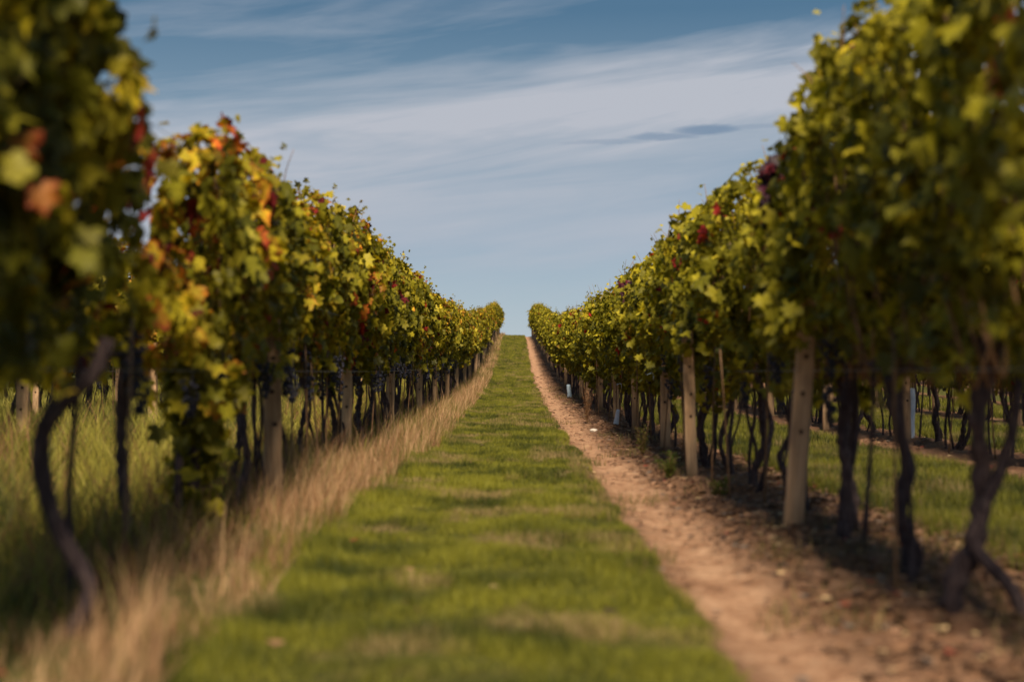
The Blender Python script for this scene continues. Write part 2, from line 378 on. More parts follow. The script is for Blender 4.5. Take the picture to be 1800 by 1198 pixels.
A.build('dry_grass', M_dry, 'tall pale straw coloured dry grass fringe under the left vine row', 'dry grass')
A = Acc()
x, y, mlt = scatter(-4.9, -1.30, [(3.0, 12, 1000, 1.2), (12, 26, 560, 1.7), (26, 60, 170, 3.0), (60, 116, 60, 5)])
n = len(x); a = np.clip(.5 + 2.6 * fbm(x, y, 2.2, 4, 29) + .22 * RS.randn(n), 0, 1); c = lerpc((.05, .062, .014), (.36, .32, .055), a)
br = RS.rand(n) < np.clip(.16 + 1.4 * fbm(x, y, 1.4, 2, 66) + .35 * np.clip((x + 2.1) / .6, 0, 1), .05, .7); c[br] = np.array((.22, .11, .055)) * (.6 + .8 * RS.rand(int(br.sum()), 1))
hh = (.12 + .22 * RS.rand(n)) * np.clip(1 + 3.4 * fbm(x, y, 2.4, 3, 53), .3, 2.1) * np.clip(.55 + (-x - 1.35) / 1.3, .55, 1.15)
A.add(blades(x, y, hh, .0062 * mlt, hh * (.1 + .6 * RS.rand(n)), RS.rand(n) * 6.28, c, 3, .7))
x, y, mlt = scatter(-13, -4.9, [(10, 30, 260, 2.4), (30, 70, 70, 4.5)])
n = len(x); a = np.clip(.5 + .35 * RS.randn(n), 0, 1); hh = .12 + .22 * RS.rand(n)
A.add(blades(x, y, hh, .006 * mlt, hh * .5 * RS.rand(n), RS.rand(n) * 6.28, lerpc((.09, .10, .018), (.34, .30, .06), a), 2, .6))
A.build('wild_grass', M_grass, 'rank yellow green wild grass and weeds between the left vine rows', 'grass')
A = Acc()                                       # sparse tufts creeping over the soil edge on the right
x, y, mlt = scatter(0.42, 2.3, [(3, 12, 700, 1.1), (12, 40, 330, 1.8)])
keep = (fbm(x, y, 1.9, 3, 71) > .12 + .12 * np.exp(-((x - .85) / .2) ** 2) - .16 * np.exp(-((x - .50) / .10) ** 2) - .07 * np.clip(x - 1.3, 0, 1)); x, y, mlt = x[keep], y[keep], mlt[keep]; n = len(x)
A.add(blades(x, y, .04 + .07 * RS.rand(n), .005 * mlt, .05 * RS.rand(n), RS.rand(n) * 6.28, lerpc((.07, .08, .02), (.30, .20, .09), RS.rand(n)), 2))
A.build('soil_tufts', M_grass, 'sparse grass tufts on the soil under the right vine row', 'grass')

# ------------------------------------------------------------------ leaves
ANG = np.radians([0, 13, 24, 40, 52, 63, 78, 98, 116, 134, 155, 174])
RAD = np.array([1.0, .80, .66, .78, .94, .74, .55, .76, .66, .62, .55, .22])
def leaf_outline():
    a = np.concatenate([ANG, -ANG[::-1][:-1]]); r = np.concatenate([RAD, RAD[::-1][:-1]])
    return a, r
LA, LR = leaf_outline()
LA2, LR2 = LA[::2][:-0 or None], LR[::2]
def leaves_mesh(pos, nrm, tipd, size, tone, val, droop=0.35, low=False):
    a, r = (LA[::2], LR[::2]) if low else (LA, LR)
    N = len(pos); K = len(a)
    nrm = nrm / np.linalg.norm(nrm, axis=1, keepdims=True)
    t = tipd - nrm * (tipd * nrm).sum(1, keepdims=True); t /= np.linalg.norm(t, axis=1, keepdims=True) + 1e-9
    b = np.cross(nrm, t)
    rr = r[None, :] * (1 + .10 * RS.randn(N, K)); u = rr * np.cos(a)[None, :]; v = rr * np.sin(a)[None, :]
    fold = RS.uniform(-.1, .45, (N, 1)); cv = RS.uniform(.1, .1 + droop * 1.6, (N, 1))
    w = -fold * np.abs(v) * -1 * .8 - cv * (u ** 2) + .10 * RS.randn(N, K)
    V = (pos[:, None, :] + size[:, None, None] * (u[..., None] * t[:, None, :] + v[..., None] * b[:, None, :] + w[..., None] * nrm[:, None, :]))
    V = np.concatenate([pos[:, None, :], V], 1).reshape(-1, 3)
    kk = np.arange(K); tri = np.stack([np.zeros(K, int), 1 + kk, 1 + (kk + 1) % K], -1)
    F = (np.arange(N)[:, None, None] * (K + 1) + tri[None]).reshape(-1)
    ed = np.tile(np.concatenate([[0.0], np.ones(K) * .92]), N)
    return V, F, np.full(N * K, 3), np.repeat(tone, K + 1), np.repeat(val, K + 1), ed
def leaf_me(name, parts, mat):
    V = []; F = []; S_ = []; T = []; Va = []; E = []; n = 0
    for p in parts:
        V.append(p[0]); F.append(p[1] + n); S_.append(p[2]); T.append(p[3]); Va.append(p[4]); E.append(p[5]); n += len(p[0])
    return mesh_np(name, np.concatenate(V), np.concatenate(F), np.concatenate(S_), mat, True,
                   {'tone': np.concatenate(T), 'val': np.concatenate(Va), 'edge': np.concatenate(E)})

def tube(pts, rad, sides=8, bumpy=0.0, sub=4):
    pts = np.asarray(pts, float); rad = np.asarray(rad, float); n = len(pts)
    if n > 2 and sub > 1:                       # Catmull-Rom resample
        P = np.vstack([2 * pts[0] - pts[1], pts, 2 * pts[-1] - pts[-2]]); out = []; ro = []
        for i in range(n - 1):
            p0, p1, p2, p3 = P[i:i + 4]
            for k in range(sub):
                t = k / sub; out.append(.5 * ((2 * p1) + (-p0 + p2) * t + (2 * p0 - 5 * p1 + 4 * p2 - p3) * t * t + (-p0 + 3 * p1 - 3 * p2 + p3) * t ** 3))
                ro.append(rad[i] * (1 - t) + rad[i + 1] * t)
        out.append(pts[-1]); ro.append(rad[-1]); pts = np.array(out); rad = np.array(ro); n = len(pts)
    T = np.gradient(pts, axis=0); T /= np.linalg.norm(T, axis=1, keepdims=True) + 1e-9
    up = np.array([0.3, 1, .1]); V = []
    th = np.arange(sides) * 2 * np.pi / sides; ph = RS.rand(3) * 6
    for i in range(n):
        a = np.cross(T[i], up); a /= np.linalg.norm(a) + 1e-9; b = np.cross(T[i], a)
        r = rad[i] * (1 + bumpy * (np.sin(2 * th + ph[0] + i * .5) * .5 + RS.randn(sides) * .35 + .6 * np.sin(i * 1.7 + ph[1])))
        V.append(pts[i] + r[:, None] * (np.cos(th)[:, None] * a + np.sin(th)[:, None] * b))
    V = np.vstack(V + [pts[:1], pts[-1:]]); F = []; S_ = []
    for i in range(n - 1):
        for k in range(sides):
            k2 = (k + 1) % sides; F += [i * sides + k, i * sides + k2, (i + 1) * sides + k2, (i + 1) * sides + k]; S_.append(4)
    c0, c1 = n * sides, n * sides + 1
    for k in range(sides):
        k2 = (k + 1) % sides; F += [c0, k2, k]; S_.append(3); F += [c1, (n - 1) * sides + k, (n - 1) * sides + k2]; S_.append(3)
    return V, np.array(F), np.array(S_)
def merge(parts, name, mat, smooth=True):
    V = []; F = []; S_ = []; n = 0
    for v, f, s in parts: V.append(v); F.append(np.asarray(f) + n); S_.append(s); n += len(v)
    return mesh_np(name, np.vstack(V), np.concatenate(F), np.concatenate(S_), mat, smooth)

def wave(seed, k=5, lo=2, hi=9):
    r = np.random.RandomState(seed); f = r.uniform(lo, hi, (k, 2)); p = r.uniform(0, 6.28, k); s = np.sign(r.randn(k, 2))
    return lambda a, b: sum(np.sin(f[i, 0] * a * s[i, 0] + f[i, 1] * b + p[i]) for i in range(k)) / k

def foliage_parts(seed, L=540, top=2.12, bot=.74, half=.56, wid=.27, toneshift=0.0, low=False, tufts=5, size=.074, hang=0):
    """one vine's share of the leaf wall; returns leaf parts and cane tubes"""
    r = np.random.RandomState(seed); wv = wave(seed + 1, 5, 3, 9); wt = wave(seed + 2, 4, 4, 10); wb = wave(seed + 3, 4, 5, 11)
    u = r.uniform(-1, 1, L); yy = half * (u + .0 * u); f = r.rand(L)
    zt = top + .17 * wt(yy, 0 * yy); zb = bot + .22 * wb(yy, 0 * yy) + .05
    zz = zb + (zt - zb) * f ** .92
    pf = np.interp(f, [0, .15, .45, .8, 1], [.28, .70, 1.12, .95, .38])
    w = wid * pf * (1 + .55 * wv(yy, zz)); side = np.where(r.rand(L) < .5, -1, 1)
    depth = np.where(r.rand(L) < .74, 1 - .28 * r.rand(L) ** 1.5, r.uniform(-.8, .8, L))
    xx = side * w * depth
    pos = np.stack([xx, yy, zz], -1)
    out = np.stack([side * (1.0 - .5 * (f > .93)), .0 * yy - .12, .35 + .9 * (f > .9)], -1) + r.randn(L, 3) * np.array([.45, .55, .45])
    tip = np.stack([side * .35, r.randn(L) * .5, -1 + .2 * r.randn(L)], -1)
    K = 13; sy = r.uniform(-half, half, K); sv = r.rand(K); sx = r.choice([-1, 1], K)
    d = np.abs(yy[:, None] - sy[None, :] + .22 * (zz[:, None] - 1.4) * (sv[None, :] - .5)) + .12 * (side[:, None] != sx[None, :])
    near = sv[d.argmin(1)]
    tone = np.clip(.42 * near + .34 * r.rand(L) + .17 * f + .03 + toneshift, 0, 1)
    tone = np.where(r.rand(L) < .05, np.clip(tone + .42, 0, 1), tone)
    val = r.rand(L); sz = size * r.uniform(.62, 1.25, L) * np.where(f > .93, .8, 1)
    parts = [leaves_mesh(pos, out, tip, sz, tone, val, low=low)]
    canes = []
    for k in range(tufts):                      # shoots that stand clear of the wall
        y0 = r.uniform(-half, half); x0 = r.uniform(-.12, .12); z0 = top + .1 * wt(np.array([y0]), np.array([0.]))[0] - .15
        ln = r.uniform(.12, .36); dx, dy = r.uniform(-.5, .5, 2)
        p = [np.array([x0, y0, z0]), np.array([x0 + dx * .4 * ln, y0 + dy * .4 * ln, z0 + ln * .6]), np.array([x0 + dx * ln, y0 + dy * ln, z0 + ln])]
        canes.append((p, [.004, .003, .0015]))
        m = int(5 + ln * 22); s = np.linspace(.1, 1, m); q = p[0][None, :] * (1 - s[:, None]) + p[2][None, :] * s[:, None] + r.randn(m, 3) * .035
        parts.append(leaves_mesh(q, r.randn(m, 3) + [0, -.5, .8], r.randn(m, 3) + [0, 0, -.6], size * .72 * (1.05 - .55 * s), np.clip(r.rand(m) * .4 + .42 + toneshift, 0, 1), r.rand(m), low=low))
    for k in range(3):                          # side shoots that lean out of the wall
        y0 = r.uniform(-half, half); sd_ = r.choice([-1, 1]); z0 = r.uniform(bot + .2, top - .1); ln = r.uniform(.12, .24)
        m = 8; s = np.linspace(0, 1, m); q = np.stack([sd_ * (wid * .9 + ln * s), y0 + .1 * s * r.randn(), z0 + .12 * s - .22 * s * s], -1) + r.randn(m, 3) * .03
        parts.append(leaves_mesh(q, r.randn(m, 3) * .6 + [sd_ * .7, -.4, .6], r.randn(m, 3) * .4 + [0, 0, -1], size * (1.1 - .5 * s), np.clip(r.rand(m) * .4 + .35 + toneshift, 0, 1), r.rand(m), low=low))
    for k in range(1 + hang):                   # shoots that hang below the wall
        y0 = r.uniform(-half * .7, half * .7); x0 = r.uniform(-.2, .2); ln = r.uniform(.1, .28) + .1 * hang; m = int(6 + 40 * ln)
        s = r.rand(m); q = np.stack([x0 + .07 * r.randn(m), y0 + .08 * r.randn(m), bot + .1 - ln * s], -1)
        parts.append(leaves_mesh(q, r.randn(m, 3) * .6 + [np.sign(x0) * .8, -.5, .3], r.randn(m, 3) * .3 + [0, 0, -1], size * r.uniform(.6, 1.1, m), np.clip(r.rand(m) * .6 + .15 + toneshift, 0, 1), r.rand(m), low=low))
    for k in range(9):                          # fruiting canes inside the wall
        y0 = r.uniform(-half, half); y1 = y0 + r.uniform(-.2, .2)
        canes.append(([np.array([r.uniform(-.05, .05), y0, .74]), np.array([r.uniform(-.12, .12), (y0 + y1) / 2, 1.25]), np.array([r.uniform(-.18, .18), y1, 1.9])], [.0065, .005, .003]))
    return parts, canes

FOL = {'L': [], 'R': []}; CAN = []
for i in range(10):
    pt, ca = foliage_parts(100 + i, L=[600, 640][i % 2], top=2.06, bot=.76, wid=.25, toneshift=-.075, tufts=4 + i % 3)
    FOL['L'].append(leaf_me('foliage', pt, M_leafL))
    CAN.append(merge([tube(p, rr, 5, 0, 3) for p, rr in ca], 'cane', M_cane))
CANR = []
for i in range(10):
    pt, ca = foliage_parts(300 + i, L=[600, 660][i % 2], top=2.14, bot=.68, wid=.27, toneshift=0, tufts=4 + i % 3)
    FOL['R'].append(leaf_me('foliage', pt, M_leafR))
    CANR.append(merge([tube(p, rr, 5, 0, 3) for p, rr in ca], 'cane', M_cane))

def trunk_parts(seed, pts=None, r0=.030, twin=None, bump=.27, arms=True):
    r = np.random.RandomState(seed); parts = []
    if pts is None:
        lx, ly = r.uniform(-.10, .10), r.uniform(-.16, .16); n = 6; pts = []
        for k in range(n):
            f = k / (n - 1); wob = .028 * (1 - abs(2 * f - 1) * .6)
            pts.append([lx * math.sin(f * 3.1) + r.randn() * wob, ly * (1 - f) + r.randn() * wob, -.05 + .80 * f])
    pts = [np.array(p, float) for p in pts]; n = len(pts)
    rad = [r0 * (1.35 if k == 0 else 1.0 - .25 * k / n + .15 * r.rand()) for k in range(n)]
    parts.append(tube(pts, rad, 11, bump, 8))
    head = pts[-1]
    for sgn in ((-1, 1) if arms else ()):        # arms laid along the lower wire
        e = [head, head + [r.uniform(-.03, .03), sgn * .14, .05], head + [r.uniform(-.04, .04), sgn * .30, .06 + .03 * r.randn()], head + [0, sgn * .5, .05]]
        parts.append(tube(e, [r0 * .8, r0 * .62, r0 * .5, r0 * .32], 8, .16, 4))
    if twin is None: twin = r.rand() < .75
    if twin:
        dx, dy = r.uniform(-.05, .05), r.choice([-1, 1]) * r.uniform(.05, .20)
        p2 = [pts[0] + [dx, dy, 0]] + [pts[k] * .5 + pts[-1 if k > n - 2 else k] * .5 + [dx * (1 - k / n) * 2 + r.randn() * .02, dy * (1 + .6 * math.sin(k)), 0] for k in range(1, n)]
        parts.append(tube(p2, [x * .72 for x in rad], 8, .16, 4))
    for q_ in range(2 if seed < 900 else 0):
        dy = r.choice([-1, 1]) * r.uniform(.22, .42); e = [[r.uniform(-.05, .05), dy, -.05], [r.uniform(-.05, .05), dy * .9 + r.randn() * .03, .22], [r.uniform(-.04, .04), dy * .75 + r.randn() * .03, .5], [0, dy * .6, .85]]
        parts.append(tube(e, [r0 * .62, r0 * .5, r0 * .45, r0 * .4], 7, .2, 6))
    return parts
TRK = [merge(trunk_parts(500 + i, r0=[.021, .026, .018, .024][i % 4]), 'trunk', M_bark) for i in range(14)]

# grape bunch
def ico():
    t = (1 + 5 ** .5) / 2
    v = np.array([(-1, t, 0), (1, t, 0), (-1, -t, 0), (1, -t, 0), (0, -1, t), (0, 1, t), (0, -1, -t), (0, 1, -t), (t, 0, -1), (t, 0, 1), (-t, 0, -1), (-t, 0, 1)], float)
    v /= np.linalg.norm(v[0]); f = [(0, 11, 5), (0, 5, 1), (0, 1, 7), (0, 7, 10), (0, 10, 11), (1, 5, 9), (5, 11, 4), (11, 10, 2), (10, 7, 6), (7, 1, 8), (3, 9, 4), (3, 4, 2), (3, 2, 6), (3, 6, 8), (3, 8, 9), (4, 9, 5), (2, 4, 11), (6, 2, 10), (8, 6, 7), (9, 8, 1)]
    vs = [tuple(q) for q in v]; out = []; cache = {}
    def mid(a, b):
        k = (min(a, b), max(a, b))
        if k not in cache:
            q = (np.array(vs[a]) + np.array(vs[b])) / 2; q /= np.linalg.norm(q); vs.append(tuple(q)); cache[k] = len(vs) - 1
        return cache[k]
    for a, b, c in f:
        x, y, z = mid(a, b), mid(b, c), mid(c, a); out += [(a, x, z), (b, y, x), (c, z, y), (x, y, z)]
    return np.array(vs), np.array(out)
IV, IF = ico()
def bunch(seed):
    r = np.random.RandomState(seed); parts = []
    for k in range(46):
        f = r.rand() ** .8; rr = .038 * (1 - f) ** .6 + .006; a = r.rand() * 6.28; q = r.rand() ** .4
        c = np.array([rr * q * math.cos(a), rr * q * math.sin(a), -.15 * f - .02]); parts.append((IV * r.uniform(.0075, .0095) + c, IF.ravel(), np.full(len(IF), 3)))
    parts.append(tube([[0, 0, .05], [0.004, 0, 0], [0, 0, -.1]], [.002, .002, .0015], 5, 0, 2))
    return merge(parts, 'grape_bunch', M_grape)
BUN = [bunch(40 + i) for i in range(3)]

# dark red leafy shoot
def red_shoot(seed, ln=.75, n=60, spread=.07):
    r = np.random.RandomState(seed); s = r.rand(n); q = np.stack([spread * np.clip(r.randn(n), -1.6, 1.6) * .6, spread * np.clip(r.randn(n), -1.6, 1.6), -ln * s], -1)
    side = r.randn(n, 3) * .5 + [0, -.9, .25]
    return leaf_me('shoot', [leaves_mesh(q, side, r.randn(n, 3) * .3 + [0, 0, -1], .066 * r.uniform(.6, 1.1, n), r.rand(n) ** 1.6, r.rand(n) * .7)], M_leafRed)

ONES = ['', 'first', 'second', 'third', 'fourth', 'fifth', 'sixth', 'seventh', 'eighth', 'ninth', 'tenth', 'eleventh', 'twelfth', 'thirteenth', 'fourteenth', 'fifteenth', 'sixteenth', 'seventeenth', 'eighteenth', 'nineteenth', 'twentieth']
def ordw(n):
    if n <= 20: return ONES[n]
    t = {2: 'twenty', 3: 'thirty', 4: 'forty'}[n // 10]
    return t + '-' + ONES[n % 10] if n % 10 else {2: 'twentieth', 3: 'thirtieth', 4: 'fortieth'}[n // 10]

def make_vine(x, y, side, label, group, idx, trunk=None, fol=None, hs=1.0, shift=None, bunches=0, canes=True, shoots=(), ws=1.0, lift=0.0, fx=0.0):
    t = bpy.data.objects.new('grapevine', None); C.objects.link(t); t.location = (x, y, g1(x, y) - .01); t.empty_display_size = .2
    tag(t, label, 'grapevine', group)
    tr = link('trunk', trunk or TRK[(idx * 5 + (3 if side == 'L' else 0)) % len(TRK)], t)
    if trunk is None: tr.scale = (random.choice((-1, 1)), 1, 1)
    k = (idx * 7 + 2) % 10
    fo = link('foliage', fol or FOL[side][k], t)
    fz = random.choice((0, 1)) if fol is None else 0
    fo.rotation_euler.z = math.pi * fz; fo.scale = (ws, 1, hs); fo.location = (fx, 0, .76 * (1 - hs) + lift)
    sh = shift if shift is not None else random.gauss(0, .05)
    fo.color = (max(0, min(1, .5 + sh)), 0, 0, 1)
    if canes:
        c = link('cane', (CAN if side == 'L' else CANR)[k], t); c.rotation_euler.z = math.pi * fz; c.scale = (1, 1, hs); c.location.z = .74 * (1 - hs)
    for b in range(bunches):
        sgn = 1 if side == 'L' else -1
        o = link('grape_bunch', random.choice(BUN), t, (sgn * random.uniform(.02, .26), random.uniform(-.5, .5), random.uniform(.72, 1.0))); o.scale = (1.15,) * 3
    for (me, lc) in shoots:
        o = link('shoot', me, t, lc); o['label'] = 'dark red and purple leafy shoot' if side == 'R' else 'large orange and red autumn leaves'; o.color = (.5 if side == 'R' else .47, 0, 0, 1)
    return t

# ------------------------------------------------------------------ posts
def post_mesh(seed, w=.088, d=.075, h=1.08):
    r = np.random.RandomState(seed); V = []; n = 12; b = .007
    for i in range(n + 1):
        z = -.3 + (h + .3) * i / n; ox, oy = r.randn(2) * .0022; ww = w * (1 + r.randn() * .02)
        for (sx, sy) in ((-1, -1), (1, -1), (1, 1), (-1, 1)):
            cx, cy = sx * ww / 2, sy * d / 2
            if sx * sy > 0: V += [(cx + ox, cy - sy * b + oy, z), (cx - sx * b + ox, cy + oy, z)]
            else: V += [(cx - sx * b + ox, cy + oy, z), (cx + ox, cy - sy * b + oy, z)]
    F = []; S_ = []
    for i in range(n):
        for k in range(8):
            k2 = (k + 1) % 8; F += [i * 8 + k, i * 8 + k2, (i + 1) * 8 + k2, (i + 1) * 8 + k]; S_.append(4)
    F += list(range(n * 8, n * 8 + 8)); S_.append(8); F += list(range(7, -1, -1)); S_.append(8)
    return mesh_np('post', V, F, S_, M_wood)
PST = [post_mesh(i, [.092, .085, .10][i % 3]) for i in range(6)]
def hole_mesh(d=.075):
    V = [(0, -d / 2 - .003, 0)]; K = 10
    for k in range(K): V.append((.012 * math.cos(k * 6.283 / K), -d / 2 - .003, .012 * math.sin(k * 6.283 / K)))
    for k in range(K): V.append((.013 * math.cos(k * 6.283 / K), -d / 2 + .004, .013 * math.sin(k * 6.283 / K)))
    F = []; S_ = []
    for k in range(K):
        k2 = (k + 1) % K; F += [0, 1 + k, 1 + k2]; S_.append(3); F += [1 + k, 1 + K + k, 1 + K + k2, 1 + k2]; S_.append(4)
    return mesh_np('nail_hole', V, F, S_, M_hole)
HOLE = hole_mesh()
def make_post(x, y, label, group, tilt=0.0, tilty=0.0, holes=True, ws=1.0, rz=None):
    o = link('wooden_post', random.choice(PST), None, (x, y, g1(x, y)))
    o.rotation_euler = (tilty, tilt, random.uniform(-.12, .12) if rz is None else rz); o.scale = (ws, 1, 1)
    tag(o, label, 'post', group)
    if holes:
        for z in (.45, .63, .82): link('nail_hole', HOLE, o, (random.uniform(-.012, .012), 0, z + random.uniform(-.02, .02)))
    return o

# stake
STK = merge([tube([[0, 0, -.1], [.004, 0, .5], [0, .003, .95]], [.007, .0065, .005], 6, .04, 2)], 'stake', M_cane)

# ------------------------------------------------------------------ the rows
ROWTXT = {'L1': 'row left of the path', 'R1': 'row right of the path', 'L2': 'second row left of the path', 'R2': 'second row right of the path',
          'L3': 'third row left of the path', 'R3': 'third row right of the path'}
def drift(row, y):
    return (1 if row[0] == 'L' else -1) * .33 * min(1, max(0, (y - 25) / 75)) * (1 if row[1] == '1' else 0)
def vine_label(row, y, posts, extra=''):
    before = [p for p in posts if p < y]
    i = len(before)
    key = (row, i); CNT[key] = CNT.get(key, 0) + 1; k = CNT[key]
    kind = 'autumn grapevine' if row[0] == 'L' else 'green grapevine'
    if i == 0: return f'{kind} in the {ROWTXT[row]}, number {["one","two","three","four","five"][k-1]} before its nearest post'
    return f'{kind} in the {ROWTXT[row]}, {ordw(k)} vine beyond its {ordw(i)} post'
CNT = {}
posts = {'L1': [8.14 + 4.62 * k for k in range(22)], 'R1': [6.70 + 3.74 * k for k in range(27)],
         'L2': [12.1 + 4.3 * k for k in range(10)], 'R2': [11.1 + 3.8 * k for k in range(10)],
         'L3': [20.6 + 4.4 * k for k in range(6)], 'R3': [19.5 + 3.8 * k for k in range(6)]}
XR = {'L1': -1.44, 'R1': 1.37, 'L2': -4.24, 'R2': 4.15, 'L3': -7.04, 'R3': 6.95}
def mk(parts): return merge(parts, 'trunk', M_bark)

# special near vines: (row, y, x, options, label)
swan = mk(trunk_parts(901, [(-.01, 0, -.05), (-.013, 0, .02), (.03, 0, .145), (-.06, 0, .306), (-.105, 0, .45), (-.11, .0, .56), (-.07, 0, .65), (.03, .02, .75), (.07, .03, .85)], .026, twin=False, bump=.10, arms=False)
          + [tube([[-.12, .25, -.05], [-.10, .24, .15], [-.11, .25, .4], [-.06, .2, .8]], [.013, .012, .011, .01], 7, .1, 4)])
thin = mk(trunk_parts(902, [(0.0, 0, -.05), (-.03, 0, .15), (-.05, 0, .35), (-.06, 0, .52), (-.05, .02, .78)], .024, twin=False))
cross = mk(trunk_parts(903, [(-.06, 0, -.05), (-.05, 0, .10), (.02, .0, .25), (.05, .02, .45), (.03, 0, .65), (.08, 0, .85)], .034, twin=False)
           + [tube([[.15, -.15, -.05], [.10, -.12, .1], [.0, -.05, .24], [.04, -.03, .36], [.12, -.03, .55], [.17, 0, .8]], [.028, .024, .021, .021, .02, .018], 9, .16, 4)])
leanr = mk(trunk_parts(904, [(0, 0, -.05), (.0, 0, .12), (.02, 0, .3), (.01, .03, .5), (.04, .0, .78)], .026, twin=True))
dense = [leaf_me('foliage', foliage_parts(780 + k_, L=880, top=2.08, bot=.80, half=.54, wid=.26, toneshift=-.06, tufts=5, size=.078)[0], M_leafL) for k_ in range(3)]
oq = np.array([[.0, -.02, .02], [.05, .0, -.10], [-.06, .02, .06]])
orange = leaf_me('shoot', [leaves_mesh(oq, np.array([[.4, -1, .2]] * 3), np.array([[-.1, 0, -1], [.3, 0, -1], [-.5, 0, -1.]]), np.array([.075, .06, .055]), np.array([.86, .88, .92]), np.array([.22, .15, .1]))], M_leafL)
weak = leaf_me('foliage', foliage_parts(771, L=230, top=1.2, bot=.76, wid=.24, toneshift=.05, tufts=0)[0]
               + foliage_parts(772, L=60, top=1.74, bot=1.50, wid=.14, half=.36, toneshift=.26, tufts=1, size=.064)[0], M_leafL)
special = [  # negative shift on the nearest vines paints frame-edge darkening into the leaf colour
    ('L1', 3.05, -1.47, dict(fol=dense[0], canes=False, hs=1.05, shift=-.10), 'nearest dark grapevine at the left picture edge, its trunk cut off by the frame'),
    ('L1', 3.62, -1.36, dict(trunk=thin, fol=dense[1], canes=False, hs=1.05, shift=-.06, fx=-.06, shoots=[(orange, (.18, -.25, 1.28))]), 'dark blurred grapevine beside the strongly curved trunk on the left, nearer the camera'),
    ('L1', 4.05, -1.24, dict(trunk=swan, fol=dense[2], canes=False, hs=1.04, shift=-.04, fx=-.27), 'dark grapevine whose thick trunk bends like a letter S, left foreground'),
    ('L1', 5.72, -1.53, dict(trunk=thin, fol=weak, canes=False, shift=.06, fx=-.06, bunches=3), 'grapevine with a thin upright trunk just beyond the strongly curved one, red topped'),
    ('L1', 6.75, -1.55, dict(fol=leaf_me('foliage', foliage_parts(777, L=560, top=1.86, bot=.74, wid=.205, half=.45, toneshift=-.03, hang=1, tufts=3)[0], M_leafL), hs=1.03, canes=False, fx=.10, bunches=5), 'yellow and red grapevine with leafy shoots hanging down its trunk, before the first post'),
    ('L1', 7.75, -1.46, dict(hs=.88, bunches=4, shift=-.02, fx=-.06), 'low autumn grapevine just in front of the first wooden post left of the path'),
    ('R1', 3.7, 1.52, dict(hs=.90, shift=-.04, lift=.1), 'nearest darkened green grapevine at the right picture edge'),
    ('R1', 4.63, 1.47, dict(trunk=cross, hs=.94, shift=-.08, lift=.12, fx=.08), 'green grapevine with two thick dark crossing trunks in the right foreground'),
    ('R1', 5.55, 1.45, dict(hs=.97, ws=1.05, shift=-.04, lift=.14, fx=.12), 'green grapevine between the crossing trunks and the leaning pale post'),
    ('R1', 6.42, 1.47, dict(trunk=leanr, hs=.98, ws=1.05, bunches=2, lift=.14, fx=.12), 'green grapevine with dark wavy trunk right beside the leaning pale post'),
]
for i, (row, y, x, opt, lab) in enumerate(special):
    make_vine(x, y, row[0], lab, 'grapevines of the ' + ROWTXT[row], i, **opt)
# leafy suckers low on the trunk of the fifth left vine
suck = []
r = np.random.RandomState(5)
m = 190; s = r.rand(m)
suck = leaf_me('sucker', [leaves_mesh(np.stack([.04 + .10 * r.randn(m) * (1 - .4 * s), .12 * r.randn(m) - .05, .85 - .80 * s ** .9], -1), r.randn(m, 3) * .7 + [.5, -.8, .3], r.randn(m, 3) * .3 + [0, 0, -1], .07 * r.uniform(.6, 1.15, m), np.clip(.2 + .5 * r.rand(m), 0, 1), r.rand(m))], M_leafL)
for o in list(C.objects):
    if o.get('label', '').startswith('yellow and red grapevine'):
        k_ = link('sucker', suck, o); k_['label'] = 'leafy shoots hanging down the trunk'; k_.color = (.46, 0, 0, 1)

hmap = {'L1': {8.7: .84, 9.7: .89, 10.7: .97, 11.7: 1.03, 12.6: 1.06, 13.6: 1.02, 14.6: .98, 104.5: .92, 105.5: .88, 106.5: .82}, 'R1': {7.4: .99, 8.4: .91, 9.4: .94, 10.4: .96, 104.5: .90, 105.5: .87, 106.5: .80}}
def hfac(row, y):
    b = (.99 if row[0] == 'L' else .97) + .035 * math.sin(y * .9 + len(row)) + random.gauss(0, .045)
    for k, v in hmap.get(row, {}).items():
        if abs(y - k) < .5: b = v
    return b
redset = {'R1': {7.35: [(red_shoot(31, .62, 70, .055), (-.33, -.1, 1.86))], 17.0: [(red_shoot(33, .6, 60, .12), (-.22, 0, 1.9))]}}
n_v = len(special)
for row, y0, y1, step in (('L1', 8.75, 107, 1.02), ('R1', 7.35, 107, 1.0), ('L2', 10.6, 45, 1.12), ('R2', 9.6, 44, 1.12), ('L3', 19.2, 40, 1.25), ('R3', 18.2, 38, 1.25)):
    y = y0; i = 0
    while y < y1:
        yy = y + random.uniform(-.12, .12)
        if min(abs(yy - p) for p in posts[row]) < .14: yy += .2
        x = XR[row] + drift(row, yy) + (-.20 if row[0] == 'L' else .24) + random.gauss(0, .035)
        sh = random.gauss(.02, .06)
        if row == 'L1':
            if 10 < y < 15: sh += .06
            if 20 < y < 27: sh += .05
        if row in ('R1', 'R2', 'R3'): sh = random.gauss(0, .04)
        shoots = ()
        for k, v in redset.get(row, {}).items():
            if abs(yy - k) < .5 and not getattr(make_vine, 'u%s' % k, False): shoots = v; setattr(make_vine, 'u%s' % k, True)
        nb = (3 if y < 22 else (2 if y < 34 else 0)) if row == 'L1' else ((2 if y < 16 else 0) if row == 'R1' else (1 if y < 20 else 0))
        make_vine(x, yy, row[0], vine_label(row, yy, posts[row]), 'grapevines of the ' + ROWTXT[row], i + 3, hs=hfac(row, yy), shift=sh, bunches=nb,
                  canes=(y < 45), shoots=shoots, ws=random.uniform(.9, 1.15), lift=(-.10 * min(1, max(0, (y - 10) / 4)) if row == 'R1' else 0) + (.05 if row == 'L1' and y < 30 else 0) + random.gauss(0, .025))
        n_v += 1; y += step; i += 1
